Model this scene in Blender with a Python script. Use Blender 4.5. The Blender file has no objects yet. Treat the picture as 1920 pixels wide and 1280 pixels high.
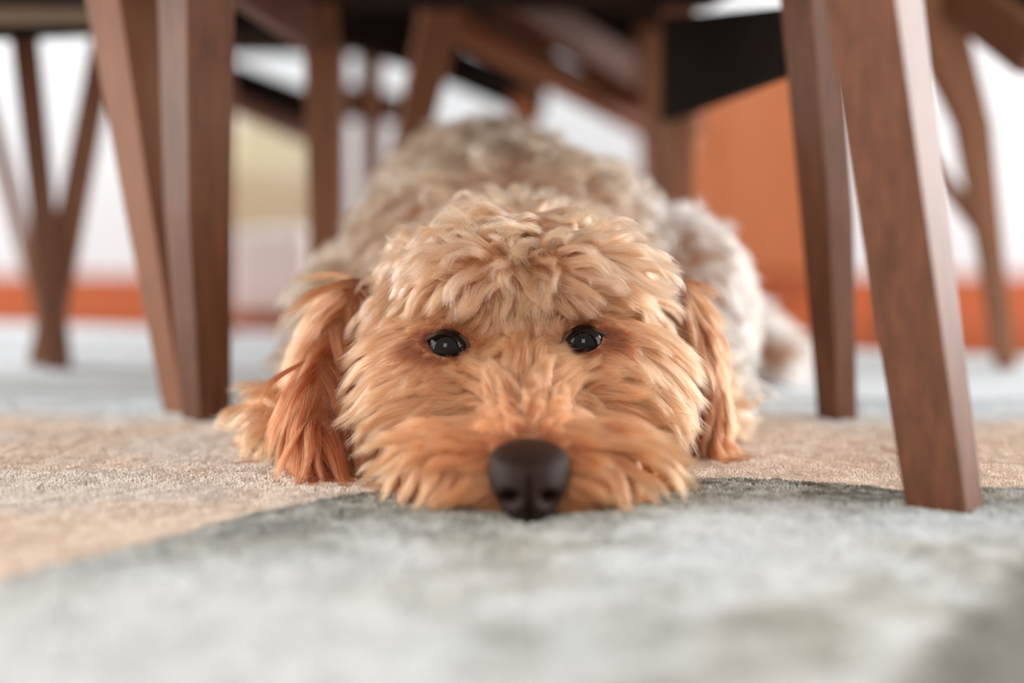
import bpy, bmesh, math
import numpy as np
from mathutils import Vector, Matrix
from mathutils.bvhtree import BVHTree
from mathutils.kdtree import KDTree

rng = np.random.default_rng(7)
sc = bpy.context.scene
COL = sc.collection

# ------------------------------------------------------------------ camera, world, lights, exposure
FPX = 2666.7
H = 0.18
TH = math.atan(240 / FPX)
cam_d = bpy.data.cameras.new('camera')
cam = bpy.data.objects.new('camera', cam_d)
COL.objects.link(cam)
cam.location = (0, 0, H)
cam.rotation_euler = (math.pi / 2 - TH, 0, 0)
cam_d.sensor_width = 36
cam_d.lens = 50
cam_d.clip_start = 0.05
cam_d.dof.use_dof = True
cam_d.dof.focus_distance = 0.955
cam_d.dof.aperture_fstop = 1.5
sc.camera = cam

world = bpy.data.worlds.new('world')
sc.world = world
world.use_nodes = True
bg = world.node_tree.nodes['Background']
bg.inputs[0].default_value = (1.0, 0.965, 0.93, 1)
bg.inputs[1].default_value = 0.8

sc.view_settings.view_transform = 'Standard'
sc.view_settings.look = 'None'
sc.view_settings.exposure = 0.0
sc.view_settings.gamma = 1
sc.view_settings.use_curve_mapping = False


def area(name, loc, target, sx, sy, power, color):
    d = bpy.data.lights.new(name, 'AREA')
    d.shape = 'RECTANGLE'
    d.size, d.size_y = sx, sy
    d.energy = power
    d.color = color
    o = bpy.data.objects.new(name, d)
    COL.objects.link(o)
    o.location = loc
    o.rotation_euler = (Vector(target) - Vector(loc)).to_track_quat('-Z', 'Y').to_euler()
    return o


area('window_daylight_front', (-0.4, -1.6, 1.35), (0, 0.9, 0.1), 0.9, 1.0, 22, (1, 0.97, 0.94))
area('window_daylight_left', (-3.2, 0.7, 1.1), (0, 1.1, 0.1), 1.6, 1.8, 60, (1, 0.97, 0.95))
area('window_daylight_right', (3.2, 0.9, 1.1), (0.1, 1.2, 0.1), 1.6, 1.8, 45, (1, 0.97, 0.95))
area('far_fill_left', (-3.4, 3.0, 1.0), (-0.3, 2.6, 0.2), 1.8, 1.9, 130, (0.98, 0.99, 1.0))  # unseen fill lamp, added to brighten the far rug under the table
area('far_fill_right', (3.4, 3.0, 1.0), (0.5, 2.4, 0.2), 1.8, 1.9, 145, (0.98, 0.99, 1.0))  # its counterpart on the right, an added fill lamp out of view


# ------------------------------------------------------------------ helpers
def P(px, py, Y):
    """the point at world depth Y seen where the photograph has (px, py)"""
    u = (px - 960) / FPX
    v = (640 - py) / FPX
    dy = math.cos(TH) + v * math.sin(TH)
    dz = -math.sin(TH) + v * math.cos(TH)
    k = Y / dy
    return Vector((u * k, Y, H + dz * k))


def G(px, py):
    """the point of the floor there"""
    u = (px - 960) / FPX
    v = (640 - py) / FPX
    dy = math.cos(TH) + v * math.sin(TH)
    dz = -math.sin(TH) + v * math.cos(TH)
    k = -H / dz
    return np.array((u * k, dy * k))


def lin(r, g, b):
    f = lambda c: (c / 255) / 12.92 if c / 255 <= 0.04045 else ((c / 255 + 0.055) / 1.055) ** 2.4
    return (f(r), f(g), f(b))


def material(name, color, rough=0.5, spec=0.5, noise=None, bump=0.0, bscale=200, stretch=(1, 1, 1), coat=0):
    m = bpy.data.materials.new(name)
    m.use_nodes = True
    nt = m.node_tree
    b = nt.nodes['Principled BSDF']
    b.inputs['Base Color'].default_value = (*color, 1)
    b.inputs['Roughness'].default_value = rough
    b.inputs['Specular IOR Level'].default_value = spec
    b.inputs['Coat Weight'].default_value = coat
    tc = nt.nodes.new('ShaderNodeTexCoord')
    mp = nt.nodes.new('ShaderNodeMapping')
    mp.inputs['Scale'].default_value = stretch
    nt.links.new(tc.outputs['Object'], mp.inputs['Vector'])
    if noise:
        c2, sc_, = noise
        n = nt.nodes.new('ShaderNodeTexNoise')
        n.inputs['Scale'].default_value = sc_
        n.inputs['Detail'].default_value = 6
        n.inputs['Roughness'].default_value = 0.65
        nt.links.new(mp.outputs[0], n.inputs['Vector'])
        r = nt.nodes.new('ShaderNodeValToRGB')
        r.color_ramp.elements[0].position = 0.35
        r.color_ramp.elements[1].position = 0.68
        r.color_ramp.elements[0].color = (*color, 1)
        r.color_ramp.elements[1].color = (*c2, 1)
        nt.links.new(n.outputs[0], r.inputs[0])
        nt.links.new(r.outputs[0], b.inputs['Base Color'])
    if bump:
        n2 = nt.nodes.new('ShaderNodeTexNoise')
        n2.inputs['Scale'].default_value = bscale
        n2.inputs['Detail'].default_value = 4
        nt.links.new(mp.outputs[0], n2.inputs['Vector'])
        bp = nt.nodes.new('ShaderNodeBump')
        bp.inputs['Strength'].default_value = bump
        bp.inputs['Distance'].default_value = 0.002
        nt.links.new(n2.outputs[0], bp.inputs['Height'])
        nt.links.new(bp.outputs[0], b.inputs['Normal'])
    return m


M = {}
M['walnut'] = material('walnut_wood', lin(104, 68, 50), 0.48, 0.3, (lin(134, 86, 62), 22), 0.12, 60, (6, 6, 0.7))
M['walnut_dark'] = material('dark_walnut_wood', lin(90, 56, 38), 0.5, 0.28, (lin(120, 76, 52), 20), 0.1, 60, (6, 6, 0.7))
M['brown_wood'] = material('brown_wood', lin(132, 92, 70), 0.55, 0.2, (lin(152, 104, 78), 18), 0.1, 50, (5, 5, 0.7))
M['shaded_wood'] = material('shaded_brown_wood', lin(66, 40, 26), 0.6, 0.1, (lin(80, 50, 34), 18))  # darkened chair wood: the rail's shade is put into the colour
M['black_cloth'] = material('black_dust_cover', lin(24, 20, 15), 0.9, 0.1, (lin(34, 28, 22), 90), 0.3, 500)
M['seat_cloth'] = material('taupe_seat_cloth', lin(150, 132, 112), 0.9, 0.2, (lin(170, 150, 130), 120), 0.3, 600)
M['white_wall'] = material('white_wall_paint', lin(200, 210, 215), 0.95, 0.0, (lin(206, 215, 219), 3))
M['floor_wood'] = material('orange_floor_boards', lin(158, 78, 44), 0.9, 0.02, (lin(170, 88, 54), 4), 0, 1, (1, 6, 1))
M['cabinet'] = material('orange_cabinet_wood', lin(188, 116, 74), 0.5, 0.2, (lin(202, 138, 98), 6), 0, 1, (5, 5, 0.6))
M['khaki'] = material('khaki_upholstery', lin(192, 184, 160), 0.9, 0.1, (lin(178, 168, 140), 10))
M['white_cloth'] = material('white_upholstery', lin(250, 248, 246), 0.9, 0.1, (lin(253, 252, 250), 8))
M['dark_wood'] = material('dark_console_wood', lin(48, 36, 27), 0.5, 0.3, (lin(62, 46, 36), 10))
M['metal'] = material('brass_metal', lin(170, 130, 80), 0.35, 0.5)
M['metal'].node_tree.nodes['Principled BSDF'].inputs['Metallic'].default_value = 1


def finish(name, bm, mat, parent=None, smooth=False, bevel=0.0):
    me = bpy.data.meshes.new(name)
    bm.normal_update()
    bm.to_mesh(me)
    bm.free()
    me.materials.append(mat)
    if smooth:
        me.polygons.foreach_set('use_smooth', [True] * len(me.polygons))
    o = bpy.data.objects.new(name, me)
    COL.objects.link(o)
    if bevel:
        md = o.modifiers.new('bevel', 'BEVEL')
        md.width = bevel
        md.segments = 3
        md.limit_method = 'ANGLE'
    if parent:
        o.parent = parent
        o.matrix_parent_inverse = Matrix.Translation(parent.location).inverted()
    return o


def thing(name, label, cat, loc=(0, 0, 0), group=None):
    o = bpy.data.objects.new(name, None)
    o.empty_display_size = 0.05
    COL.objects.link(o)
    o.location = loc
    o['label'] = label
    o['category'] = cat
    if group:
        o['group'] = group
    return o


def box_bm(x0, x1, y0, y1, z0, z1, bm=None):
    bm = bm or bmesh.new()
    v = [bm.verts.new((x, y, z)) for z in (z0, z1) for y in (y0, y1) for x in (x0, x1)]
    for f in ((0, 2, 3, 1), (4, 5, 7, 6), (0, 1, 5, 4), (2, 6, 7, 3), (0, 4, 6, 2), (1, 3, 7, 5)):
        bm.faces.new([v[i] for i in f])
    return bm


def beam_bm(pts, yaw=0.0, bm=None):
    """square-section member through points [(Vector, width, depth)]; the section is level for a steep member"""
    bm = bm or bmesh.new()
    pts = [(Vector(p), w, d) for p, w, d in pts]
    rings = []
    for i, (p, w, d) in enumerate(pts):
        a = pts[max(0, i - 1)][0]
        b = pts[min(len(pts) - 1, i + 1)][0]
        t = (b - a).normalized()
        if abs(t.z) > 0.7:
            e1 = Vector((math.cos(yaw), math.sin(yaw), 0))
            e2 = Vector((-math.sin(yaw), math.cos(yaw), 0))
        else:
            e1 = t.cross(Vector((0, 0, 1))).normalized()
            e2 = e1.cross(t).normalized()
        rings.append([bm.verts.new(p + e1 * sx * w / 2 + e2 * sy * d / 2) for sx, sy in ((-1, -1), (1, -1), (1, 1), (-1, 1))])
    for a, b in zip(rings, rings[1:]):
        for k in range(4):
            bm.faces.new((a[k], a[(k + 1) % 4], b[(k + 1) % 4], b[k]))
    bm.faces.new(rings[0])
    bm.faces.new(rings[-1][::-1])
    bmesh.ops.recalc_face_normals(bm, faces=bm.faces)
    return bm


def leg(parent, pts, yaw=0.0, mat='walnut', name='leg', bevel=0.0012):
    return finish(name, beam_bm(pts, yaw), M[mat], parent, bevel=bevel)


def ext(p0, p1, z):
    """the point on the line p0-p1 at height z"""
    p0, p1 = Vector(p0), Vector(p1)
    return p0 + (p1 - p0) * ((z - p0.z) / (p1.z - p0.z))


# ------------------------------------------------------------------ room
def structure(name, bm, mat):
    o = finish(name, bm, mat)
    o['kind'] = 'structure'
    return o


structure('floor', box_bm(-4.5, 4.5, -2.5, 4.4, -0.03, -0.008), M['floor_wood'])
structure('wall_back', box_bm(-4.5, 4.5, 4.4, 4.5, -0.008, 2.6), M['white_wall'])


# ------------------------------------------------------------------ rug
def vnoise(x, y, seed):
    """smooth value noise"""
    r = np.random.default_rng(seed)
    T = r.random((256, 256))
    xi, yi = np.floor(x).astype(int), np.floor(y).astype(int)
    fx, fy = x - xi, y - yi
    fx, fy = fx * fx * (3 - 2 * fx), fy * fy * (3 - 2 * fy)
    g = lambda a, b: T[a % 256, b % 256]
    return (g(xi, yi) * (1 - fx) + g(xi + 1, yi) * fx) * (1 - fy) + (g(xi, yi + 1) * (1 - fx) + g(xi + 1, yi + 1) * fx) * fy


def fbm(x, y, seed, oct_=4):
    s = 0
    a = 0.5
    t = 0
    for k in range(oct_):
        s = s + a * vnoise(x * 2 ** k, y * 2 ** k, seed + k)
        t += a
        a *= 0.55
    return s / t


def sst(a, b, x):
    t = np.clip((x - a) / (b - a), 0, 1)
    return t * t * (3 - 2 * t)


BOUND = np.array([G(*p) for p in ((-400, 1200), (230, 1042), (440, 985), (680, 932), (1000, 915), (1330, 905), (1560, 915), (1720, 930), (1920, 925), (2300, 905))])
C_BEIGE = np.array(lin(236, 219, 203))
C_BLUE = np.array(lin(236, 243, 247))
C_WHITE = np.array(lin(226, 227, 225))
C_GREY = np.array(lin(176, 171, 158))
C_DARK = np.array(lin(106, 102, 90))


def rug_color(x, y):
    """the woven pattern of the rug: cream ground, pale blue far field, a speckled grey band and worn patches"""
    yb = np.interp(x, BOUND[:, 0], BOUND[:, 1])
    n1 = fbm(x * 9 + 3, y * 9, 11)
    n2 = fbm(x * 40, y * 40, 23)
    n3 = fbm(x * 170, y * 170, 31, 3)
    wob = (fbm(x * 30, y * 30, 5) - 0.5) * 0.02
    d = y - yb + wob
    c = np.zeros(x.shape + (3,))

    def mix(cc, w):
        nonlocal c
        w = np.clip(w, 0, 1)[..., None]
        c = c * (1 - w) + cc * w
    c[:] = C_BEIGE
    mix(C_WHITE, sst(0.45, 0.75, n1) * 0.4)
    far = sst(0.12, 0.30, y - 1.02 + (n1 - 0.5) * 0.15)          # pale blue far field
    mix(C_BLUE, far)
    s = fbm(x * 2.2 + 9, y * 11, 77)
    mix(C_GREY * np.array((0.9, 1, 1.1)), far * sst(0.56, 0.74, s) * 0.45)
    # in front of the boundary
    f = sst(0.004, -0.004, d)
    left = sst(0.07, -0.07, x + 0.04 + (n1 - 0.5) * 0.06) * sst(0.77, 0.67, y + (n1 - 0.5) * 0.05)
    mix(C_WHITE, f)
    band = sst(-0.15, -0.05, d + (n1 - 0.5) * 0.08) * (1 - 0.85 * left)
    spk = 0.45 * n3 + 0.55 * n2
    mix(C_GREY * 1.05, f * band * 0.9)
    mix(C_DARK, f * band * sst(0.48, 0.62, spk) * 0.8 * (0.45 + 0.55 * sst(-0.09, -0.03, d)))
    mix(C_WHITE * 0.95, f * band * sst(0.60, 0.66, 1 - spk) * 0.6)
    mix(C_DARK * 0.9, f * sst(-0.016, -0.003, d + (n2 - 0.5) * 0.012) * 0.55)
    mix(C_GREY, f * (1 - band) * sst(0.40, 0.62, 0.6 * n1 + 0.4 * n2) * 0.65 * (1 - left))
    mix(C_BLUE * 0.84, f * sst(0.52, 0.7, fbm(x * 7 + 40, y * 7, 51)) * 0.28)
    mix(C_DARK, f * (1 - left) * sst(0.60, 0.70, 0.5 * n2 + 0.5 * n1) * 0.22)
    # grey stripe near right
    p, q = G(1640, 1290), G(1960, 1010)
    t = (q - p) / np.linalg.norm(q - p)
    side = (x - p[0]) * t[1] - (y - p[1]) * t[0]
    mix(C_GREY * 0.62, f * sst(-0.006, 0.02, side + (n2 - 0.5) * 0.02) * 0.8)
    # blue grey around the table leg
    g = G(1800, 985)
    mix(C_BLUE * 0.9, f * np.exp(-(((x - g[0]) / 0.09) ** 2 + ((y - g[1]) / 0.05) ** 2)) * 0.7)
    c *= (0.95 + 0.10 * n3)[..., None]
    return c


RUG_A = math.radians(-20.0)   # the rug lies turned
ca, sa = math.cos(RUG_A), math.sin(RUG_A)
edge0 = np.array((-0.83, 2.36))                                    # a point of the far edge


def rug_local(a, b):
    """a along the far edge, b towards the camera"""
    return edge0[0] + a * ca + b * sa, edge0[1] + a * sa - b * ca


na, nb = 460, 420
A, B = np.meshgrid(np.linspace(-1.6, 2.8, na), np.linspace(0, 3.4, nb), indexing='ij')
X, Y = rug_local(A, B)
Z = 0.0005 * (vnoise(X * 300, Y * 300, 3) - 0.5) - 0.002
me = bpy.data.meshes.new('rug')
verts = np.stack([X, Y, Z], -1).reshape(-1, 3)
idx = np.arange(na * nb).reshape(na, nb)
quads = np.stack([idx[:-1, :-1], idx[:-1, 1:], idx[1:, 1:], idx[1:, :-1]], -1).reshape(-1, 4)
# rim and underside
rim = np.concatenate([idx[:, 0], idx[-1, 1:], idx[-2::-1, -1], idx[0, -2:0:-1]])
low = verts[rim].copy()
low[:, 2] = -0.0079
nv = len(verts)
verts = np.concatenate([verts, low])
k = np.arange(len(rim))
k2 = (k + 1) % len(rim)
quads = np.concatenate([quads, np.stack([rim[k], rim[k2], nv + k2, nv + k], -1)])
me.from_pydata(verts.tolist(), [], quads.tolist())
ca_ = me.color_attributes.new('pattern', 'FLOAT_COLOR', 'POINT')
cc = rug_color(verts[:, 0], verts[:, 1])
ca_.data.foreach_set('color', np.concatenate([cc, np.ones((len(cc), 1))], 1).astype(np.float32).ravel())
rug_m = material('woven_rug', (0.7, 0.65, 0.6), 1.0, 0.05, None, 0.9, 420)
at = rug_m.node_tree.nodes.new('ShaderNodeAttribute')
at.attribute_name = 'pattern'
rug_m.node_tree.links.new(at.outputs['Color'], rug_m.node_tree.nodes['Principled BSDF'].inputs['Base Color'])
me.materials.append(rug_m)
rug = bpy.data.objects.new('rug', me)
COL.objects.link(rug)
rug['label'] = 'pale blue, cream and grey mottled woven rug under the dog and chairs'
rug['category'] = 'rug'


def hair_object(name, pts, radius, color, mat, parent=None):
    """pts (n, k, 3); radius (n, k); color (n, k, 3)"""
    n, k = pts.shape[:2]
    hc = bpy.data.hair_curves.new(name)
    hc.add_curves([k] * n)
    hc.attributes['position'].data.foreach_set('vector', pts.astype(np.float32).ravel())
    r = hc.attributes.get('radius') or hc.attributes.new('radius', 'FLOAT', 'POINT')
    r.data.foreach_set('value', radius.astype(np.float32).ravel())
    c = hc.attributes.new('tint', 'FLOAT_COLOR', 'POINT')
    c4 = np.concatenate([np.clip(color, 0, 1), np.ones((n, k, 1))], -1)
    c.data.foreach_set('color', c4.astype(np.float32).ravel())
    hc.materials.append(mat)
    o = bpy.data.objects.new(name, hc)
    COL.objects.link(o)
    if parent:
        o.parent = parent
        o.matrix_parent_inverse = Matrix.Translation(parent.location).inverted() if parent.type == 'EMPTY' else Matrix.Identity(4)
    return o


def fibre_material(name, rough, spec, trans=0.0, hair=False):
    m = bpy.data.materials.new(name)
    m.use_nodes = True
    nt = m.node_tree
    at = nt.nodes.new('ShaderNodeAttribute')
    at.attribute_name = 'tint'
    if hair:
        nt.nodes.remove(nt.nodes['Principled BSDF'])
        b = nt.nodes.new('ShaderNodeBsdfHairPrincipled')
        b.model = 'CHIANG'
        b.parametrization = 'COLOR'
        b.inputs['Roughness'].default_value = 0.42
        b.inputs['Radial Roughness'].default_value = 0.75
        b.inputs['Random Roughness'].default_value = 0.2
        nt.links.new(at.outputs['Color'], b.inputs['Color'])
        nt.links.new(b.outputs[0], nt.nodes['Material Output'].inputs['Surface'])
        return m
    b = nt.nodes['Principled BSDF']
    b.inputs['Roughness'].default_value = rough
    b.inputs['Specular IOR Level'].default_value = spec
    nt.links.new(at.outputs['Color'], b.inputs['Base Color'])
    return m


pile_m = fibre_material('rug_pile_yarn', 1.0, 0.05)
# the tufts of the pile where they can be told apart
NP_ = 230000
yy = 0.50 + rng.random(NP_ * 2) * 0.85
xx = (rng.random(NP_ * 2) * 2 - 1) * 0.5
keep = np.abs(xx) < 0.37 * yy + 0.03
xx, yy = xx[keep][:NP_], yy[keep][:NP_]
n = len(xx)
root = np.stack([xx, yy, np.full(n, -0.002)], -1)
hgt = 0.0045 + 0.002 * fbm(xx * 120, yy * 120, 91, 2) + 0.001 * rng.random(n)
ang = fbm(xx * 60, yy * 60, 14, 2) * 12 + rng.normal(0, 0.7, n)
bend = np.stack([np.cos(ang), np.sin(ang), np.zeros(n)], -1) * 0.0014
pts = np.stack([root, root + bend * 0.35 + np.array((0, 0, 1)) * hgt[:, None] * 0.6, root + bend + np.array((0, 0, 1)) * hgt[:, None]], 1)
colr = rug_color(xx, yy) * (0.97 + 0.1 * rng.random(n))[:, None]
pile = hair_object('pile', pts, np.tile(np.array([0.0008, 0.0008, 0.0006]), (n, 1)), np.repeat(colr[:, None], 3, 1), pile_m, rug)
pile['kind'] = 'stuff'


# ------------------------------------------------------------------ furniture round the dog
def seat_parts(parent, corners, z, th=0.05, cover=True, cushion='seat_cloth'):
    bm = bmesh.new()

    def slab(bm, cs, z0, z1):
        lo = [bm.verts.new((x, y, z0)) for x, y in cs]
        hi = [bm.verts.new((x, y, z1)) for x, y in cs]
        n = len(cs)
        for i in range(n):
            bm.faces.new((lo[i], lo[(i + 1) % n], hi[(i + 1) % n], hi[i]))
        bm.faces.new(lo[::-1])
        bm.faces.new(hi)
        bmesh.ops.recalc_face_normals(bm, faces=bm.faces)
        return bm
    finish('seat', slab(bmesh.new(), corners, z, z + th), M[cushion], parent, bevel=0.012)
    if cover:
        cx = sum(c[0] for c in corners) / len(corners)
        cy = sum(c[1] for c in corners) / len(corners)
        ins = [(cx + (x - cx) * 0.97, cy + (y - cy) * 0.97) for x, y in corners]
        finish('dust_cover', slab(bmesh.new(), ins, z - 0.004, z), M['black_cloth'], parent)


def backrest(parent, a, b, z0, z1, lean):
    a, b, lean = Vector((*a, z0)), Vector((*b, z0)), Vector((*lean, z1 - z0))
    t = (b - a).normalized()
    nrm = t.cross(Vector((0, 0, 1))).normalized() * 0.015
    bm = bmesh.new()
    vs = [bm.verts.new(p) for p in (a - nrm, b - nrm, b + nrm, a + nrm, a - nrm + lean, b - nrm + lean, b + nrm + lean, a + nrm + lean)]
    for f in ((0, 1, 2, 3), (4, 5, 6, 7), (0, 1, 5, 4), (1, 2, 6, 5), (2, 3, 7, 6), (3, 0, 4, 7)):
        bm.faces.new([vs[i] for i in f])
    bmesh.ops.recalc_face_normals(bm, faces=bm.faces)
    finish('backrest', bm, M['seat_cloth'], parent, bevel=0.01)


# dining table whose near right leg stands in the front right
table = thing('dining_table', 'walnut dining table whose splayed square leg stands nearest the camera, right of the dog', 'table', (-0.3, 1.3, 0))
yA = math.radians(-37)
fA = P(1772, 962, 0.85)
fA.z = 0.0
tA = P(1638, 0, 0.82)
tA2 = ext(fA, tA, 0.70)
leg(table, [(fA, 0.0375, 0.030), (tA, 0.042, 0.044), (tA2, 0.056, 0.058)], yA)
fB = P(1262, 560, 2.15); fB.z = 0.0
leg(table, [(fB, 0.034, 0.034), ((fB.x - 0.06, fB.y - 0.04, 0.70), 0.06, 0.06)], 0, 'brown_wood')
leg(table, [((-0.98, 0.85, 0.0), 0.034, 0.034), ((-0.92, 0.88, 0.70), 0.06, 0.06)], 0.2)
leg(table, [((-1.02, 2.15, 0.0), 0.034, 0.034), ((-0.96, 2.1, 0.70), 0.06, 0.06)], 0.2)
finish('tabletop', box_bm(-1.06, tA2.x + 0.09, 0.72, 2.22, 0.715, 0.745), M['walnut'], table, bevel=0.004)
ap = bmesh.new()
xr = tA2.x
for b in ((-0.93, xr, 0.80, 0.825), (-0.93, xr, 2.08, 2.105), (-0.94, -0.915, 0.8, 2.1), (xr - 0.02, xr + 0.005, 0.8, 2.1)):
    box_bm(b[0], b[1], b[2], b[3], 0.64, 0.715, ap)
finish('apron', ap, M['walnut'], table)

# chair standing over the dog: legs either side
CG = 'upholstered dining chairs round the table'
chA = thing('dining_chair', 'walnut dining chair standing over the back of the dog, legs on both sides of it', 'chair', (0, 1.45, 0), CG)
fb = P(1570, 800, 1.22); fb.z = 0
tb = P(1517, 0, 1.20)
leg(chA, [(fb, 0.024, 0.024), (P(1550, 400, 1.21), 0.034, 0.030), (tb, 0.036, 0.032), (ext(fb, tb, 0.40), 0.036, 0.032)], math.radians(-58), 'walnut_dark')
fc = P(388, 800, 1.22); fc.z = 0
tc_ = P(368, 0, 1.20)
leg(chA, [(fc, 0.031, 0.029), (P(371, 400, 1.21), 0.042, 0.038), (tc_, 0.047, 0.044), (ext(fc, tc_, 0.40), 0.047, 0.044)], math.radians(46), 'walnut_dark')
r1 = P(602, 60, 1.62)
leg(chA, [((r1.x - 0.005, 1.66, 0.0), 0.03, 0.03), (r1, 0.038, 0.038), ((r1.x, 1.60, 0.42), 0.038, 0.038)], 0.1, 'brown_wood')
leg(chA, [((0.192, 1.66, 0.0), 0.03, 0.03), ((0.188, 1.64, 0.42), 0.034, 0.034)], 0.1, 'brown_wood')
a = P(1490, 75, 1.21); b = P(1255, 130, 1.62)
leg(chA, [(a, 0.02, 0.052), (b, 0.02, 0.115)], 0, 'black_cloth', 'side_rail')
a = P(425, 20, 1.21); b = P(590, 62, 1.62)
leg(chA, [((a.x, a.y, 0.385), 0.02, 0.05), ((b.x, b.y, 0.385), 0.02, 0.05)], 0, 'walnut_dark', 'side_rail')
seat_parts(chA, [(-0.285, 1.17), (0.28, 1.17), (0.23, 1.66), (-0.235, 1.66)], 0.415)
backrest(chA, (-0.235, 1.66), (0.23, 1.66), 0.47, 0.86, (0, 0.06))

# chair at the left: legs fan out
chB = thing('dining_chair', 'brown dining chair at the left, sloping leg meeting the square leg beside it', 'chair', (-0.55, 1.45, 0), CG)
fe = P(352, 772, 1.262); fe.z = 0
te = P(238, 0, 1.27)
leg(chB, [(fe, 0.030, 0.03), (P(296, 400, 1.265), 0.042, 0.04), (te, 0.052, 0.05), (ext(fe, te, 0.42), 0.052, 0.05)], math.radians(50), 'brown_wood')
ff = P(112, 688, 1.66); ff.z = 0
tf = P(45, 60, 1.68)
leg(chB, [(ff, 0.028, 0.028), (tf, 0.032, 0.032), (ext(ff, tf, 0.42), 0.032, 0.032)], 0.3, 'walnut_dark')
leg(chB, [((-0.86, 1.60, 0), 0.028, 0.028), ((-0.83, 1.58, 0.42), 0.034, 0.034)], 0.3, 'walnut_dark')
leg(chB, [((-0.66, 1.20, 0), 0.028, 0.028), ((-0.66, 1.22, 0.42), 0.034, 0.034)], 0.3, 'walnut_dark')
a = P(-60, 30, 1.60); b = P(170, 30, 1.60)
leg(chB, [(a, 0.018, 0.016), (b, 0.018, 0.016)], 0, 'seat_cloth', 'rail_highlight')  # pale strip standing in for the highlight along the seat rail
a = P(-60, 62, 1.64); b = P(195, 52, 1.64)
leg(chB, [(a, 0.02, 0.018), (b, 0.02, 0.018)], 0, 'black_cloth', 'rear_rail')
seat_parts(chB, [(-0.66, 1.2), (-0.34, 1.24), (-0.47, 1.66), (-0.86, 1.62)], 0.43)

# chair beyond at the far left
chC = thing('dining_chair', 'brown dining chair in the far left, its crossed legs against the white wall', 'chair', (-0.75, 1.9, 0), CG)
f2 = P(82, 690, 1.70); f2.z = 0
t2 = P(182, 150, 1.72)
leg(chC, [(f2, 0.034, 0.03), (t2, 0.03, 0.03), (ext(f2, t2, 0.45), 0.03, 0.03)], 0.2, 'brown_wood')
f3 = P(95, 640, 2.0); f3.z = 0
t3 = P(-12, 240, 2.05)
leg(chC, [(f3, 0.022, 0.022), (t3, 0.022, 0.022), (ext(f3, t3, 0.45), 0.022, 0.022)], 0.2, 'brown_wood')
leg(chC, [((-1.0, 1.75, 0), 0.028, 0.028), ((-0.95, 1.78, 0.45), 0.03, 0.03)], 0.2, 'brown_wood')
leg(chC, [((-0.42, 2.02, 0), 0.028, 0.028), ((-0.46, 2.0, 0.45), 0.03, 0.03)], 0.2, 'brown_wood')
seat_parts(chC, [(-0.98, 1.74), (-0.44, 1.72), (-0.44, 2.1), (-0.98, 2.1)], 0.452)

# chair beyond at the right
chD = thing('dining_chair', 'brown dining chair at the far right with a thin bent leg before the white wall', 'chair', (0.72, 1.75, 0), CG)
fg = P(1886, 692, 1.66); fg.z = 0
leg(chD, [(fg, 0.020, 0.02), (P(1856, 475, 1.66), 0.024, 0.022), (P(1822, 235, 1.65), 0.034, 0.03), (P(1742, 20, 1.62), 0.062, 0.04), (P(1728, -40, 1.62), 0.062, 0.04)], 0.2, 'brown_wood')
a = P(1740, 300, 1.75); b = P(1858, 452, 1.66)
leg(chD, [(a, 0.016, 0.016), (b, 0.016, 0.016)], 0, 'brown_wood', 'stretcher')
a = P(1770, -30, 1.62); b = P(1945, 100, 1.50)
leg(chD, [(a, 0.03, 0.05), (b, 0.03, 0.05)], 0, 'walnut_dark', 'side_rail')
a = P(1720, 8, 1.75); b = P(1830, 20, 1.75)
leg(chD, [(a, 0.03, 0.05), (b, 0.03, 0.05)], 0, 'black_cloth', 'front_rail')
leg(chD, [((0.93, 1.5, 0), 0.026, 0.026), ((0.9, 1.52, 0.43), 0.03, 0.03)], 0.2, 'brown_wood')
leg(chD, [((1.0, 1.95, 0), 0.026, 0.026), ((0.97, 1.93, 0.43), 0.03, 0.03)], 0.2, 'brown_wood')
leg(chD, [((0.53, 2.02, 0), 0.022, 0.022), ((0.55, 1.98, 0.43), 0.03, 0.03)], 0.2, 'brown_wood')
seat_parts(chD, [(0.50, 1.56), (0.95, 1.48), (1.02, 1.97), (0.54, 2.02)], 0.432)

# chair on the far side of the table, seen under the near one
chE = thing('dining_chair', 'brown dining chair seen beyond the dog under the nearer seat, dark rails crossing', 'chair', (0.05, 2.0, 0), CG)
a = P(905, -40, 1.30 * 1.25); b = P(1300, 215, 2.4)
leg(chE, [(a, 0.03, 0.045), (b, 0.03, 0.055)], 0, 'shaded_wood', 'side_rail')
a = P(1010, 0, 2.0); b = P(1275, 150, 2.3)
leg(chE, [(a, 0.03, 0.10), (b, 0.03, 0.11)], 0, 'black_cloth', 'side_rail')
a = P(800, 20, 1.75); b = P(1290, 265, 2.45)
leg(chE, [(a, 0.03, 0.030), (b, 0.03, 0.055)], 0, 'brown_wood', 'stretcher')
a = P(840, -30, 1.75); b = P(752, 340, 1.80)
leg(chE, [((b.x, b.y, 0.0), 0.036, 0.036), (b, 0.04, 0.04), (a, 0.05, 0.05), ((a.x + 0.005, a.y, 0.45), 0.05, 0.05)], 0.2, 'brown_wood')
a = P(982, 215, 2.3)
leg(chE, [((a.x, a.y, 0), 0.04, 0.04), ((a.x, a.y, 0.37), 0.045, 0.045)], 0.0, 'cabinet')
a = P(560, 5, 1.80); b = P(860, 95, 2.1)
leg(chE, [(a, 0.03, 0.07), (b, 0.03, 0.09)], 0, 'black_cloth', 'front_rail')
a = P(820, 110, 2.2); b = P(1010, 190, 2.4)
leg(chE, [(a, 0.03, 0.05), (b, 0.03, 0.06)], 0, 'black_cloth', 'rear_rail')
leg(chE, [((0.25, 2.50, 0), 0.035, 0.035), ((0.24, 2.48, 0.44), 0.04, 0.04)], 0.2, 'brown_wood')
seat_parts(chE, [(-0.12, 1.78), (0.20, 1.72), (0.32, 2.48), (0.0, 2.5)], 0.455)

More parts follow.
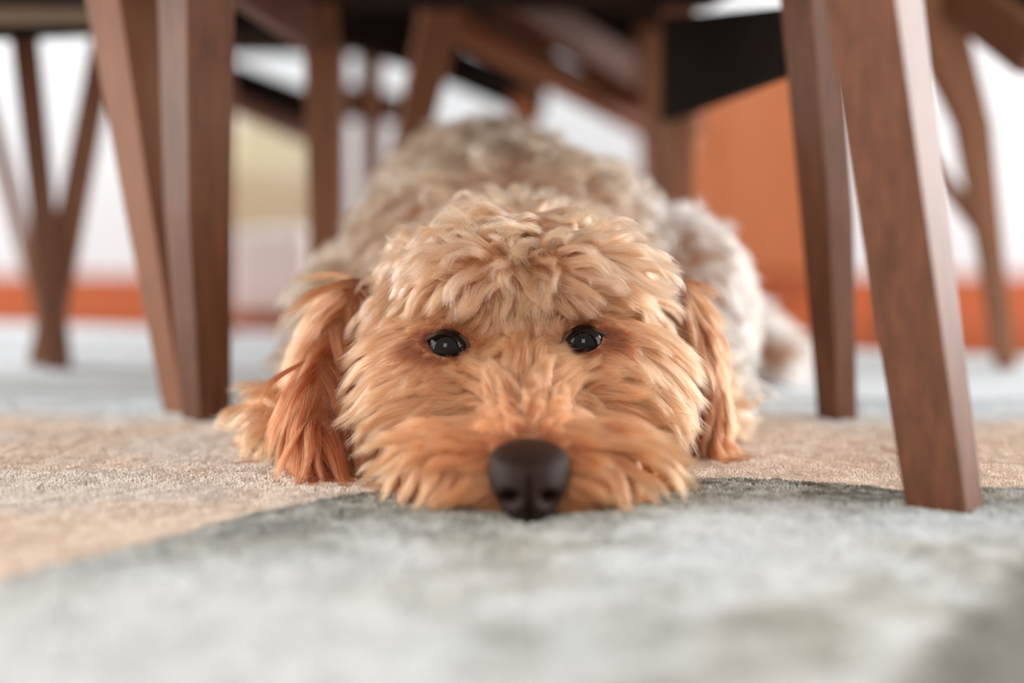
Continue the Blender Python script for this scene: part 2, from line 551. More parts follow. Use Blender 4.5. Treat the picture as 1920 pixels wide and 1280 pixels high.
chF = thing('dining_chair', 'dark dining chair beyond the left near legs, black rail against the pale window light', 'chair', (-0.45, 2.3, 0), CG)
a = P(430, 150, 2.2); b = P(590, 208, 2.35)
leg(chF, [(a, 0.03, 0.05), (b, 0.03, 0.05)], 0, 'black_cloth', 'side_rail')
a = P(430, 190, 2.15); b = P(600, 265, 2.35)
leg(chF, [(a, 0.03, 0.02), (b, 0.03, 0.02)], 0, 'walnut_dark', 'stretcher')
a = P(640, 190, 2.5); b = P(750, 205, 2.5)
leg(chF, [(a, 0.03, 0.06), (b, 0.03, 0.05)], 0, 'black_cloth', 'front_rail')
a = P(380, 20, 1.95); b = P(660, 15, 1.95)
leg(chF, [(a, 0.03, 0.065), (b, 0.03, 0.055)], 0, 'black_cloth', 'rear_rail')
leg(chF, [((-0.24, 2.45, 0), 0.03, 0.03), ((-0.24, 2.45, 0.45), 0.04, 0.04)], 0, 'brown_wood')
leg(chF, [((-0.55, 2.45, 0), 0.03, 0.03), ((-0.55, 2.45, 0.45), 0.04, 0.04)], 0, 'brown_wood')
leg(chF, [((-0.43, 2.1, 0), 0.03, 0.03), ((-0.43, 2.1, 0.45), 0.04, 0.04)], 0, 'brown_wood')
leg(chF, [((-0.25, 2.0, 0), 0.03, 0.03), ((-0.25, 2.0, 0.45), 0.04, 0.04)], 0, 'brown_wood')
seat_parts(chF, [(-0.45, 1.93), (-0.22, 1.93), (-0.2, 2.5), (-0.6, 2.5)], 0.455)

# ------------------------------------------------------------------ things along the far wall
cab = thing('cabinet', 'orange wooden cabinet on short legs against the white wall, right of the dog', 'cabinet', (0.5, 3.1, 0))
finish('body', box_bm(0.36, 0.66, 3.0, 3.35, 0.035, 0.508), M['cabinet'], cab, bevel=0.004)
dd = finish('door', box_bm(0.375, 0.645, 2.985, 3.0, 0.055, 0.495), M['cabinet'], cab, bevel=0.003)
bm = bmesh.new()
bmesh.ops.create_uvsphere(bm, u_segments=16, v_segments=10, radius=0.008)
bmesh.ops.translate(bm, verts=bm.verts, vec=(0.40, 2.978, 0.33))
finish('knob', bm, M['metal'], dd, smooth=True)
for x in (0.38, 0.64):
    for y in (3.02, 3.32):
        leg(cab, [((x, y, -0.008), 0.02, 0.02), ((x, y, 0.04), 0.028, 0.028)], 0, 'cabinet')

con = thing('console', 'low dark wooden console against the far wall behind the dog', 'console', (0.28, 3.7, 0))
finish('body', box_bm(0.12, 0.50, 3.55, 3.85, 0.08, 0.255), M['dark_wood'], con, bevel=0.004)
for x in (0.15, 0.47):
    for y in (3.58, 3.82):
        leg(con, [((x, y, -0.008), 0.025, 0.025), ((x, y, 0.08), 0.03, 0.03)], 0, 'dark_wood')

ott = thing('ottoman', 'white square ottoman on the wooden floor beyond the rug, left of the dog', 'ottoman', (-0.42, 2.58, 0))
p0, p1 = P(425, 430, 2.45), P(575, 430, 2.45)
finish('cushion', box_bm(p0.x, p1.x, 2.45, 2.72, 0.006, p0.z), M['white_cloth'], ott, bevel=0.02)
for x in (p0.x + 0.02, p1.x - 0.02):
    for y in (2.48, 2.69):
        leg(ott, [((x, y, -0.008), 0.018, 0.018), ((x, y, 0.01), 0.022, 0.022)], 0, 'cabinet')
arm = thing('armchair', 'khaki upholstered armchair against the far wall behind the white ottoman', 'armchair', (-0.6, 3.6, 0))
p0, p1 = P(400, 240, 3.5), P(600, 240, 3.5)
finish('seat', box_bm(p0.x - 0.05, p1.x, 3.45, 3.95, 0.08, 0.30), M['khaki'], arm, bevel=0.03)
finish('backrest', box_bm(p0.x - 0.05, p1.x, 3.9, 4.1, 0.10, p0.z + 0.05), M['khaki'], arm, bevel=0.03)
for x in (p0.x - 0.02, p1.x - 0.03):
    for y in (3.5, 4.05):
        leg(arm, [((x, y, -0.008), 0.025, 0.025), ((x, y, 0.11), 0.03, 0.03)], 0, 'dark_wood')

# ------------------------------------------------------------------ the dog
dog = thing('dog', 'curly apricot dog lying flat with its chin resting on the rug', 'dog', (0, 1.2, 0))

EYE_L, EYE_R = P(838, 650, 0.922), P(1094, 638, 0.922)
NOSE = P(992, 908, 0.806)
HX = 0.009


def sdf_blob_mesh(name, blobs, voxel, smooth_it, mat):
    bm = bmesh.new()
    for (c, r, rot) in blobs:
        ret = bmesh.ops.create_icosphere(bm, subdivisions=3, radius=1)
        mat4 = Matrix.Translation(c) @ Matrix.Rotation(rot[2], 4, 'Z') @ Matrix.Rotation(rot[1], 4, 'Y') @ Matrix.Rotation(rot[0], 4, 'X') @ Matrix.Diagonal((*r, 1))
        bmesh.ops.transform(bm, matrix=mat4, verts=ret['verts'])
    o = finish(name, bm, mat, None)
    md = o.modifiers.new('r', 'REMESH')
    md.mode = 'VOXEL'
    md.voxel_size = voxel
    ms = o.modifiers.new('s', 'SMOOTH')
    ms.factor = 0.5
    ms.iterations = smooth_it
    dg = bpy.context.evaluated_depsgraph_get()
    dg.update()
    me2 = bpy.data.meshes.new_from_object(o.evaluated_get(dg))
    o.modifiers.clear()
    o.data = me2
    me2.name = name
    me2.polygons.foreach_set('use_smooth', [True] * len(me2.polygons))
    # keep on or above the pile
    co = np.empty(len(me2.vertices) * 3, np.float32)
    me2.vertices.foreach_get('co', co)
    co = co.reshape(-1, 3)
    co[:, 2] = np.maximum(co[:, 2], 0.003)
    me2.vertices.foreach_set('co', co.ravel())
    me2.update()
    return o


Z0 = (0, 0, 0)
blobs = [
    ((HX - 0.006, 1.035, 0.092), (0.103, 0.092, 0.084), Z0),                # skull
    ((HX - 0.057, 0.99, 0.058), (0.057, 0.078, 0.058), Z0),         # cheeks
    ((HX + 0.049, 0.995, 0.060), (0.055, 0.078, 0.058), Z0),
    ((HX - 0.032, 0.970, 0.132), (0.040, 0.034, 0.026), Z0),        # brows
    ((HX + 0.034, 0.970, 0.134), (0.040, 0.034, 0.026), Z0),
    ((HX + 0.001, 0.945, 0.062), (0.040, 0.070, 0.034), (0.25, 0, 0)),   # stop and muzzle root
    ((HX + 0.002, 0.895, 0.042), (0.034, 0.060, 0.028), (0.2, 0, 0)),    # muzzle
    ((HX + 0.003, 0.862, 0.031), (0.030, 0.036, 0.026), Z0),        # muzzle end
    ((HX - 0.033, 0.882, 0.024), (0.040, 0.058, 0.023), (0, 0, 0.3)),     # lips
    ((HX + 0.034, 0.880, 0.024), (0.036, 0.058, 0.023), (0, 0, -0.3)),
    ((HX + 0.003, 0.866, 0.012), (0.036, 0.050, 0.012), Z0),        # chin
    ((HX, 1.15, 0.105), (0.095, 0.12, 0.085), Z0),                  # neck
    ((0.0, 1.30, 0.12), (0.150, 0.16, 0.12), Z0),                 # shoulders
    ((-0.025, 1.46, 0.135), (0.120, 0.22, 0.135), Z0), ((0.07, 1.44, 0.10), (0.120, 0.22, 0.105), Z0), ((-0.08, 1.44, 0.09), (0.10, 0.22, 0.095), Z0),               # chest and back
    ((0.03, 1.68, 0.115), (0.150, 0.16, 0.115), Z0),                # rump
    ((0.150, 1.33, 0.085), (0.068, 0.14, 0.095), Z0),               # right upper foreleg
    ((-0.135, 1.30, 0.075), (0.060, 0.12, 0.075), Z0),              # left upper foreleg
    ((-0.150, 1.17, 0.036), (0.036, 0.11, 0.034), (0, 0, 0.15)),    # left forearm
    ((-0.166, 1.055, 0.024), (0.030, 0.042, 0.022), Z0),            # left paw
    ((0.160, 1.22, 0.034), (0.034, 0.09, 0.032), (0, 0, 0.1)),      # right forearm
    ((0.150, 1.13, 0.024), (0.030, 0.042, 0.022), Z0),
    ((0.175, 1.66, 0.085), (0.075, 0.12, 0.085), Z0),               # right thigh
    ((0.245, 1.60, 0.045), (0.045, 0.07, 0.045), Z0),
    ((0.280, 1.53, 0.028), (0.034, 0.055, 0.026), Z0),              # right hind paw
    ((-0.13, 1.68, 0.085), (0.080, 0.12, 0.085), Z0),               # left thigh
    ((-0.19, 1.60, 0.028), (0.034, 0.08, 0.026), Z0),               # left hind paw
]
skin_m = material('dog_skin', lin(150, 104, 76), 0.8, 0.2, (lin(166, 118, 88), 60))
body = sdf_blob_mesh('body', blobs, 0.0045, 6, skin_m)
body.parent = dog
body.matrix_parent_inverse = Matrix.Translation(dog.location).inverted()


def bvh_of(o):
    me = o.data
    vs = [v.co.copy() for v in me.vertices]
    fs = [tuple(p.vertices) for p in me.polygons]
    return BVHTree.FromPolygons(vs, fs)


bvh = bvh_of(body)
CAMP = Vector((0, 0, H))


def on_face(px, py):
    d = (P(px, py, 1.0) - CAMP).normalized()
    hit = bvh.ray_cast(CAMP, d)
    if hit[0] is None or hit[0].y > 1.12:
        q = bvh.find_nearest(P(px, py, 1.0))
        return q[0]
    return hit[0]


# eyes: set into the head surface
eyes = []
eye_m = material('dark_eye', lin(9, 5, 4), 0.03, 0.22, (lin(22, 11, 6), 30), coat=0.0)
eye_m.node_tree.nodes['Principled BSDF'].inputs['Coat Roughness'].default_value = 0.02
lid_m = material('dark_eyelid_skin', lin(52, 28, 18), 0.45, 0.5, (lin(70, 38, 24), 80), 0.4, 300)
for px, py in ((838, 654), (1096, 646)):
    h = on_face(px, py)
    d = (h - CAMP).normalized()
    c = h + d * 0.0085
    eyes.append(c)
    bm = bmesh.new()
    bmesh.ops.create_uvsphere(bm, u_segments=48, v_segments=32, radius=0.0138)
    bmesh.ops.translate(bm, verts=bm.verts, vec=c)
    eye = finish('eye', bm, eye_m, dog, smooth=True)
    # lids: a lens-shaped rim round the ball
    bm = bmesh.new()
    rings = []
    nseg = 48
    for i in range(nseg):
        a = 2 * math.pi * i / nseg
        ca2, sa2 = math.cos(a), math.sin(a)
        R = 0.0130
        ex, ez = ca2 * R * (1.35 if ca2 * (px - 966) > 0 else 1.08), (sa2 * R * (0.80 if sa2 > 0 else 0.74))
        prof = []
        for jx in range(8):
            b2 = 2 * math.pi * jx / 8
            rr = 0.0019
            k2_ = 1 + rr * math.cos(b2) / R
            prof.append(bm.verts.new(c + Vector((ex * k2_, -0.0060 + abs(ca2) * 0.0035 - rr * math.sin(b2), ez * k2_))))
        rings.append(prof)
    for i in range(nseg):
        for jx in range(8):
            bm.faces.new((rings[i][jx], rings[(i + 1) % nseg][jx], rings[(i + 1) % nseg][(jx + 1) % 8], rings[i][(jx + 1) % 8]))
    bmesh.ops.recalc_face_normals(bm, faces=bm.faces)
    lid = finish('eyelid', bm, lid_m, eye, smooth=True)
    lid.matrix_parent_inverse = Matrix.Translation(dog.location).inverted()
    lid.matrix_parent_inverse = Matrix.Identity(4)

# nose
bm = bmesh.new()
bmesh.ops.create_uvsphere(bm, u_segments=160, v_segments=110, radius=1)
for v in bm.verts:
    x, y, z = v.co                      # -y faces the camera
    # broad rounded wedge: wider at the top, flat on top
    w = 1.0 + 0.24 * z - 0.10 * max(0, -z - 0.3)
    X_, Y_, Z_ = x * w, y, z
    if Z_ > 0.55:
        Z_ = 0.55 + (Z_ - 0.55) * 0.55
    front = max(0.0, -y)
    # nostrils: comma pits opening to the side
    dep = 0
    for s in (-1, 1):
        dx, dz = x * s - 0.50, z + 0.12
        q = (dx / 0.22) ** 2 + ((dz + 0.25 * dx) / 0.17) ** 2
        dep += 0.55 * math.exp(-q * 1.3)
        dx2, dz2 = x * s - 0.80, z + 0.30
        dep += 0.20 * math.exp(-((dx2 / 0.18) ** 2 + ((dz2 - 0.25 * dx2) / 0.07) ** 2))
        dep -= 0.10 * math.exp(-((dx / 0.40) ** 2 + ((dz) / 0.34) ** 2)) * (1 - math.exp(-q))
    dep += 0.14 * math.exp(-(x / 0.05) ** 2) * (1 if z < 0.25 else math.exp(-((z - 0.25) / 0.2) ** 2))
    f = 1 - dep * front ** 0.7
    v.co = Vector((X_ * (1 - 0.25 * dep * front), Y_ * f, Z_))
nm = Matrix.Translation(NOSE + Vector((0, 0.018, 0.000))) @ Matrix.Rotation(math.radians(8), 4, 'X') @ Matrix.Diagonal((0.0235, 0.032, 0.0270, 1))
bmesh.ops.transform(bm, matrix=nm, verts=bm.verts)
nose_m = material('dark_brown_nose_leather', lin(52, 31, 22), 0.42, 0.18, (lin(34, 20, 14), 160), 0.5, 900)
nose = finish('nose', bm, nose_m, dog, smooth=True)
# the line of the lips under the nose
bm = beam_bm([(NOSE + Vector((0, -0.004, -0.018)), 0.010, 0.006), (NOSE + Vector((0, -0.001, -0.0255)), 0.007, 0.006)], 0)
nl = finish('lip', bm, nose_m, dog, smooth=True, bevel=0.002)

# ears: soft hanging flaps
ear_m = material('ear_skin', lin(120, 66, 40), 0.8, 0.2, (lin(140, 80, 50), 60))
ears = []
for blobs_e in (
    [((-0.118, 1.05, 0.105), (0.018, 0.034, 0.028), Z0), ((-0.132, 1.03, 0.078), (0.018, 0.036, 0.038), (0, 0.25, 0)),
     ((-0.136, 0.995, 0.048), (0.018, 0.034, 0.034), (0.4, 0.1, 0)), ((-0.130, 0.965, 0.026), (0.018, 0.028, 0.022), Z0)],
    [((0.124, 1.06, 0.105), (0.014, 0.034, 0.026), Z0), ((0.138, 1.05, 0.075), (0.012, 0.034, 0.038), (0, -0.15, 0)),
     ((0.143, 1.035, 0.042), (0.011, 0.028, 0.032), (0.1, -0.05, 0))],
):
    e = sdf_blob_mesh('ear', blobs_e, 0.003, 4, ear_m)
    e.parent = dog
    e.matrix_parent_inverse = Matrix.Translation(dog.location).inverted()
    ears.append(e)

# ------------------------------------------------------------------ fur
fur_m = fibre_material('apricot_fur', 0.5, 0.3, hair=True)

# combing of the coat: place on the head, the way it lies (right, down), length, lift, curl, mess
GD = [
    # bridge of the nose, fanning up between the eyes
    (985, 700, 0, -1, .022, .55, .15, .2), (940, 690, -.5, -.8, .022, .5, .15, .2), (1030, 690, .45, -.8, .020, .5, .15, .2),
    (900, 700, -.9, -.2, .024, .4, .2, .2), (1075, 690, .9, -.35, .026, .4, .2, .2),
    (985, 740, 0, -1, .014, .4, .1, .2), (950, 760, -.6, -.5, .014, .35, .1, .2), (1030, 760, .6, -.5, .014, .35, .1, .2),
    (990, 800, 0, -1, .006, .25, 0, .1), (940, 810, -.7, -.2, .009, .3, .05, .1), (1045, 810, .7, -.2, .009, .3, .05, .1),
    # sides of the muzzle
    (880, 760, -.9, .1, .030, .45, .25, .2), (1110, 740, 1, .0, .034, .45, .25, .2), (1180, 760, .9, .35, .038, .4, .3, .2),
    (820, 740, -.8, .5, .034, .4, .25, .2), (760, 720, -.8, .6, .036, .4, .25, .2), (700, 740, -.6, .8, .036, .35, .25, .2),
    (1240, 760, .8, .6, .036, .4, .25, .2),
    (870, 830, -.9, .5, .026, .4, .3, .3), (800, 830, -.6, .9, .034, .4, .3, .3), (740, 830, -.4, 1, .036, .4, .3, .3),
    (1110, 830, .9, .4, .030, .4, .3, .3), (1180, 830, .8, .6, .036, .4, .3, .3), (1250, 830, .6, .8, .036, .4, .3, .3),
    (880, 900, -.8, .6, .018, .3, .3, .2), (820, 900, -.3, 1, .028, .4, .5, .3), (760, 900, .1, 1, .030, .4, .5, .3),
    (1100, 900, .8, .5, .018, .3, .3, .2), (1160, 900, .6, .8, .028, .4, .4, .3), (1230, 900, .5, .9, .030, .4, .4, .3),
    (900, 950, -.5, .7, .010, .2, .2, .2), (1085, 950, .6, .6, .010, .2, .2, .2), (830, 950, .3, 1, .020, .3, .4, .3), (1150, 950, .4, .9, .020, .3, .4, .3),
    # cheeks
    (690, 800, -.3, 1, .038, .35, .2, .2), (670, 860, .0, 1, .036, .35, .2, .2), (1290, 800, .5, .8, .034, .35, .3, .3), (1290, 870, .5, .7, .030, .4, .3, .3),
    (700, 680, -.8, .5, .034, .4, .3, .3), (660, 640, -.7, .7, .034, .4, .3, .4), (670, 740, -.5, .9, .036, .35, .2, .2),
    (1260, 700, .5, .8, .034, .35, .3, .3), (1290, 640, .9, .2, .034, .4, .3, .5), (1210, 700, .6, .85, .036, .35, .15, .2),
    # brows and round the eyes
    (790, 640, -.8, .6, .024, .3, .15, .2), (770, 680, -.8, .6, .026, .35, .2, .2), (760, 600, -.85, .5, .030, .35, .15, .25),
    (840, 600, -.5, .3, .011, .3, .1, .2), (880, 620, .3, .4, .010, .3, .1, .2), (840, 690, -.4, .4, .012, .3, .1, .2),
    (800, 560, -.8, .3, .016, .45, .2, .3), (860, 560, -.5, .4, .013, .45, .2, .3),
    (1090, 585, .4, -.3, .010, .25, .05, .1), (1060, 600, -.2, -.6, .010, .25, .05, .1), (1130, 600, .8, .3, .022, .3, .1, .1),
    (1160, 640, .6, .85, .034, .3, .1, .15), (1170, 590, .75, .65, .036, .35, .12, .15), (1100, 690, .9, .0, .012, .3, .1, .1),
    (1140, 680, .85, .4, .016, .3, .1, .2), (1100, 540, .7, .2, .016, .4, .1, .2), (1050, 560, .2, .4, .012, .35, .1, .2),
    # between the eyes: down and forward
    (960, 620, .1, 1, .012, .35, .15, .25), (1000, 600, .35, .9, .013, .35, .15, .2), (930, 590, -.2, .9, .014, .4, .2, .3),
    (985, 560, .2, 1, .018, .45, .3, .4), (920, 550, -.3, .8, .020, .5, .35, .5), (1040, 520, .5, .5, .022, .5, .35, .4),
    # forehead and crown: loose curls
    (980, 500, .1, 1, .028, .8, .8, .8), (900, 500, -.6, .6, .030, .8, .8, .8), (820, 520, -.7, .6, .034, .6, .6, .6),
    (740, 540, -.9, .4, .034, .5, .5, .5), (1060, 480, .7, .5, .032, .8, .8, .8), (1130, 500, .7, .5, .034, .6, .5, .5),
    (1200, 540, .7, .7, .034, .5, .4, .4), (1250, 600, .7, .7, .034, .45, .4, .4), (690, 580, -.9, .5, .034, .5, .4, .5),
    (880, 440, -.3, .6, .036, .9, 1, 1), (980, 430, .1, .5, .038, .9, 1, 1), (1080, 430, .4, .5, .036, .9, .9, .9),
    (780, 460, -.8, .3, .036, .7, .8, .8), (1180, 460, .8, .4, .034, .7, .7, .7), (720, 500, -.9, .4, .034, .6, .6, .6),
    (1250, 530, .8, .5, .034, .6, .5, .6), (900, 390, -.2, -.2, .034, 1, 1, 1), (1000, 390, .2, -.2, .034, 1, 1, 1), (1100, 400, .6, -.1, .034, 1, 1, 1),
]
gp = np.array([on_face(g[0], g[1]) for g in GD])
gv = np.array([(g[2], 0, -g[3], g[4], g[5], g[6], g[7]) for g in GD])
EY = [np.array(e) for e in eyes]


def gd_field(p, nrm):
    """direction, length, lift, curl, mess for roots on the head"""
    d2 = ((p[:, None, :] - gp[None]) ** 2).sum(-1)
    w = np.exp(-d2 / (2 * 0.014 ** 2)) + 1e-9 / (d2 + 1e-4)
    w /= w.sum(1, keepdims=True)
    v = w @ gv
    back = np.clip((p[:, 1] - 1.02) / 0.08, 0, 1)[:, None]
    dflt = np.stack([p[:, 0] * 4, np.full(len(p), 0.5), -0.4 + 0 * p[:, 0]], -1)
    v[:, :3] = v[:, :3] * (1 - back) + dflt * back
    # length by the eyes: nothing on the ball, short on the lids
    de = np.minimum(*[np.linalg.norm(p - e, axis=1) for e in EY])
    L = 1.3 * v[:, 3] * (1 - back[:, 0]) + 0.034 * back[:, 0]
    L *= sst(0.012, 0.042, de) * 0.8 + 0.2
    return v[:, :3], L, v[:, 4] * (1 - back[:, 0]) + .6 * back[:, 0], v[:, 5] * (1 - back[:, 0]) + .9 * back[:, 0], v[:, 6] * (1 - back[:, 0]) + .8 * back[:, 0], de


def body_field(p, nrm):
    n = len(p)
    v = np.stack([p[:, 0] * 2, np.full(n, 0.5), np.full(n, -0.8)], -1)
    return v, np.full(n, .036), np.full(n, .7), np.full(n, .9), np.full(n, .8), np.full(n, 1.0)


def ear_field(side):
    def f(p, nrm):
        n = len(p)
        low = np.clip((0.07 - p[:, 2]) / 0.05, 0, 1)
        vx = (-0.45 + 1.5 * low) if side < 0 else (0.12 + 0.15 * low)
        v = np.stack([vx, -0.3 - 0.4 * low, np.full(n, -1.0)], -1)
        return v, np.full(n, .052 if side < 0 else .036), np.full(n, .15), np.full(n, .16), np.full(n, .12), np.full(n, 1.0)
    return f


def sample_surface(o, n, keep):
    me = o.data
    me.calc_loop_triangles()
    tri = np.empty(len(me.loop_triangles) * 3, np.int32)
    me.loop_triangles.foreach_get('vertices', tri)
    tri = tri.reshape(-1, 3)
    co = np.empty(len(me.vertices) * 3, np.float32)
    me.vertices.foreach_get('co', co)
    co = co.reshape(-1, 3).astype(float)
    a, b, c = co[tri[:, 0]], co[tri[:, 1]], co[tri[:, 2]]
    cr = np.cross(b - a, c - a)
    ar = np.linalg.norm(cr, axis=1) / 2
    nr = cr / (2 * ar[:, None] + 1e-12)
    cen = (a + b + c) / 3
    ar = ar * keep(cen, nr)
    t = rng.choice(len(tri), n, p=ar / ar.sum())
    u, v = rng.random(n), rng.random(n)
    m = u + v > 1
    u[m], v[m] = 1 - u[m], 1 - v[m]
    return a[t] + (b - a)[t] * u[:, None] + (c - a)[t] * v[:, None], nr[t]


def nrmz(v):
    return v / (np.linalg.norm(v, axis=-1, keepdims=True) + 1e-9)


def grow(p, nr, field, K, tree, grav=0.25, amp=1.0):
    """guide curves that leave the skin, lie along the combing and curl"""
    n = len(p)
    v, L, lift, curl, mess, de = field(p, nr)
    v = nrmz(v)
    tng = nrmz(v - (v * nr).sum(1, keepdims=True) * nr)
    bt = np.cross(nr, tng)
    a = rng.normal(0, 0.55, n) * mess
    tng = tng * np.cos(a)[:, None] + bt * np.sin(a)[:, None]
    L = L * (0.95 + 0.45 * rng.random(n))
    bt = nrmz(np.cross(nr, tng))
    co = lambda sd, fq: vnoise(p[:, 0] * fq + p[:, 1] * fq * 0.7 + 50, p[:, 2] * fq - p[:, 1] * fq * 0.7 + 50, sd)
    phase = co(5, 55) * 9.0 + rng.normal(0, 0.5, n)
    turns = (0.7 + 0.8 * rng.random(n)) * np.where(co(9, 45) < 0.5, -1, 1)
    pos = np.empty((n, K, 3))
    pos[:, 0] = p
    seg = L / (K - 1)
    side = ((co(21, 48) - 0.5) * 4.2 + rng.normal(0, 0.35, n)) * (0.35 + curl * 0.9)
    for k in range(1, K):
        t = k / (K - 1)
        d = tng * (0.45 + 0.55 * min(1, t * 2.2)) + nr * (lift * (0.85 * (1 - t) ** 1.2) + 0.03)[:, None]
        d = d + np.array((0, 0, -1.0)) * grav * t
        rot = (phase + turns * 6.283 * t)
        d = d + (bt * np.cos(rot)[:, None] + nr * np.sin(rot)[:, None] * 0.8) * (curl * 1.15 * amp * min(1, 1.5 * t))[:, None]
        d = d + bt * (side * t * 0.5)[:, None]
        pos[:, k] = pos[:, k - 1] + nrmz(d) * seg[:, None]
        # keep outside the skin and above the rug
        q = pos[:, k]
        for i in range(n):
            h = tree.find_nearest(Vector(q[i]), 0.02)
            if h[0] is not None:
                dd = q[i] - np.array(h[0])
                s = dd @ np.array(h[1])
                mn = 0.0012 + 0.003 * t
                if s < mn:
                    q[i] += np.array(h[1]) * (mn - s)
        q[:, 2] = np.maximum(q[:, 2], 0.0045)
    return pos, L


def follow(p, guides, groot, K, clump, frizz, lenvar=0.25, reach=1.0):
    """strands that start at p and run with the nearest guide"""
    kd = KDTree(len(groot))
    for i, g in enumerate(groot):
        kd.insert(Vector(g), i)
    kd.balance()
    n = len(p)
    near = np.empty(n, int)
    for i in range(n):
        hits = kd.find_n(Vector(p[i]), 2)
        near[i] = hits[0][1] if (len(hits) < 2 or rng.random() < 0.8) else hits[1][1]
    g = guides[near]
    Kg = g.shape[1]
    cut = 1 - lenvar * rng.random(n) ** 1.5
    t = np.linspace(0, 1, K)[None] * cut[:, None] * (Kg - 1)
    i0 = np.minimum(t.astype(int), Kg - 2)
    f = (t - i0)[..., None]
    ar = np.arange(n)[:, None]
    q = g[ar, i0] * (1 - f) + g[ar, i0 + 1] * f
    tt = np.linspace(0, 1, K)[None, :, None]
    w = clump * (1 - (1 - tt) ** 1.6)
    off = (p - groot[near])[:, None]
    q = q + off * (1 - w)
    # frizz: slow random wander
    r1, r2 = rng.normal(0, 1, (n, 1, 3)), rng.normal(0, 1, (n, 1, 3))
    ph = rng.random((n, 1, 1)) * 6.28
    q = q + frizz * (tt * r1 + 0.5 * np.sin(tt * 7 + ph) * tt * r2)
    # a few flyaways
    fly = (rng.random((n, 1, 1)) < 0.03)
    q = q + fly * tt * rng.normal(0, 0.0035, (n, 1, 3))
    q[..., 2] = np.maximum(q[..., 2], 0.004)
    return q, near


APR = np.array(lin(207, 138, 100))
LIGHT = np.array(lin(228, 178, 150))
RED = np.array(lin(184, 108, 66))
EARC = np.array(lin(146, 76, 44))
DARKB = np.array(lin(96, 48, 26))
PALE = np.array(lin(232, 178, 142))
CREAM_LIT = np.array(lin(246, 226, 204))


def blend(c, d, w):
    w = np.clip(w, 0, 1)[:, None]
    return c * (1 - w) + d * w


def head_color(p, de):
    n = len(p)
    c = np.tile(APR, (n, 1))
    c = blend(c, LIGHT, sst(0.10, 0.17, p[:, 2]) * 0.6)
    # redder towards the nose end and on the bridge, dark rims of the eyes
    dn = np.linalg.norm(p - np.array(NOSE + Vector((0, 0.02, 0))), axis=1)
    c = blend(c, RED, 0.75 * sst(0.085, 0.030, dn))
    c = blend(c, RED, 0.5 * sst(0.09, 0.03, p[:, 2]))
    c = blend(c, DARKB, 0.8 * sst(0.036, 0.024, dn) * sst(NOSE.z + 0.005, NOSE.z + 0.02, p[:, 2]))
    c = blend(c, np.array(lin(150, 84, 48)), 0.6 * sst(0.028, 0.014, de))
    for e, sg in zip(EY, (-1, 1)):
        dc = np.linalg.norm((p - (e + np.array((0.012 * sg, -0.004, 0.003)))) * np.array((0.8, 1, 1)), axis=1)
        c = blend(c, DARKB, 0.8 * sst(0.017, 0.009, dc))
    c = blend(c, DARKB, 0.9 * sst(0.020, 0.014, de))
    c = blend(c, PALE, sst(1.06, 1.14, p[:, 1]))
    return c


def make_fur(name, surf, tree, field, keep, n1, n2, n3, K, rad, colorf, clump=(0.6, 0.52), frizz=0.0010, grav=0.25):
    p1, nr1 = sample_surface(surf, n1, keep)
    g1, _ = grow(p1, nr1, field, K, tree, grav)
    p2, nr2 = sample_surface(surf, n2, keep)
    g2, _ = follow(p2, g1, p1, K, clump[0], 0.0011, 0.2)
    p3, nr3 = sample_surface(surf, n3, keep)
    q, near = follow(p3, g2, p2, K, clump[1], frizz, 0.3)
    # strand-level combing may differ in length: near the eyes the skin field rules
    _, L3, _, _, _, de3 = field(p3, nr3)
    Lq = np.linalg.norm(np.diff(q, axis=1), axis=2).sum(1)
    s = np.clip(L3 * 1.35 / (Lq + 1e-6), 0, 1)
    q = q[:, :1] + (q - q[:, :1]) * s[:, None, None]
    ok = de3 > 0.0130
    q, p3, near, de3 = q[ok], p3[ok], near[ok], de3[ok]
    n = len(q)
    t = np.linspace(0, 1, K)[None]
    thick = rad * (0.75 + 0.5 * rng.random(n))[:, None]
    r = thick * (1 - 0.75 * t ** 2)
    base = colorf(p3, de3)
    lockv = (0.88 + 0.24 * rng.random(len(p2)))[near]
    c = base * (lockv * (0.72 + 0.52 * rng.random(n)))[:, None]
    c = c[:, None] * (0.86 + 0.22 * t[..., None])
    return hair_object(name, q, r, c, fur_m, dog)


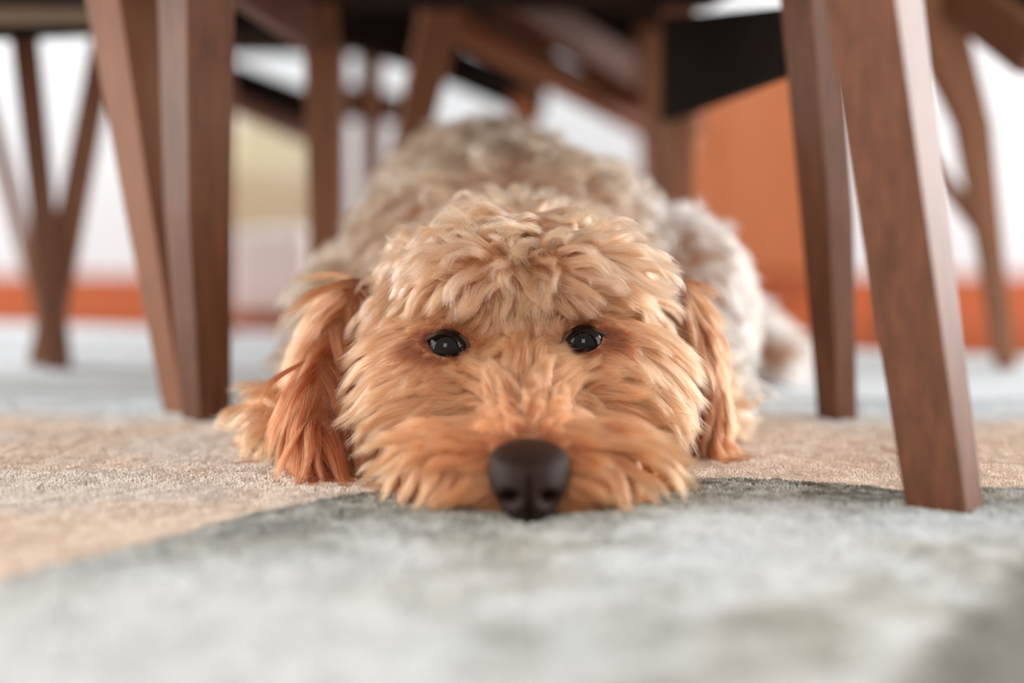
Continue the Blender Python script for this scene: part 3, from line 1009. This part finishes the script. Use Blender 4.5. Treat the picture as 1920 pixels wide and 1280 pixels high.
def kp_head(c, nr):
    de = np.minimum(*[np.linalg.norm(c - e, axis=1) for e in EY])
    dn = np.linalg.norm(c - np.array(NOSE + Vector((0, 0.010, 0))), axis=1)
    vis = 0.25 + 0.75 * ((nr * nrmz(np.array((0, 0, H)) - c)).sum(1) > -0.5)
    return (c[:, 1] < 1.12) * (c[:, 2] > 0.006) * (de > 0.0125) * (dn > 0.0225) * vis * np.where(c[:, 0] < -0.11, 0.3, 1)


def kp_body(c, nr):
    return (c[:, 1] > 1.08) * (c[:, 2] > 0.006) + 0.0 + (c[:, 1] <= 1.08) * (np.abs(c[:, 0] + 0.166) < 0.045) * (c[:, 2] < 0.06) * (c[:, 1] > 1.0) * 1.0


make_fur('head_fur', body, bvh, gd_field, kp_head, 1300, 10000, 260000, 14, 0.00008, head_color)


def body_color(p, de):
    c = np.tile(PALE, (len(p), 1))
    c = blend(c, CREAM_LIT, sst(0.06, 0.15, p[:, 0]) * 0.9)  # right flank: cream coat, with light from the right put into the colour
    return blend(c, APR, sst(1.16, 1.08, p[:, 1]) * sst(0.07, 0.04, p[:, 2]))


make_fur('body_fur', body, bvh, body_field, kp_body, 2600, 9000, 100000, 9, 0.00026, body_color, frizz=0.0015)


def ear_color(p, de):
    c = np.tile(EARC, (len(p), 1))
    c = blend(c, APR, sst(0.07, 0.13, p[:, 2]) * 0.5)
    c = blend(c, APR, sst(1.0, 1.03, p[:, 1]) * 0.5)
    return c


for e, s in zip(ears, (-1, 1)):
    f = make_fur('ear_fur', e, bvh_of(e), ear_field(s), lambda c, nr: np.ones(len(c)), 260, 1400, 26000, 12, 0.00009, ear_color, clump=(0.6, 0.8), grav=0.5)
    f.parent = e
    f.matrix_parent_inverse = Matrix.Identity(4)

# one shed hair on the cream part of the rug
g0, g1 = G(212, 882), G(304, 912)
t = np.linspace(0, 1, 9)[:, None]
q = np.concatenate([g0 * (1 - t) + g1 * t, 0.006 + 0.003 * np.sin(t * 3.14)], 1)[None]
sh = hair_object('loose_hair', q, np.full((1, 9), 0.00012), np.tile(np.array(lin(140, 84, 50)), (1, 9, 1)), fur_m)
sh['label'] = 'single long brown hair lying on the cream area of the rug'
sh['category'] = 'hair'
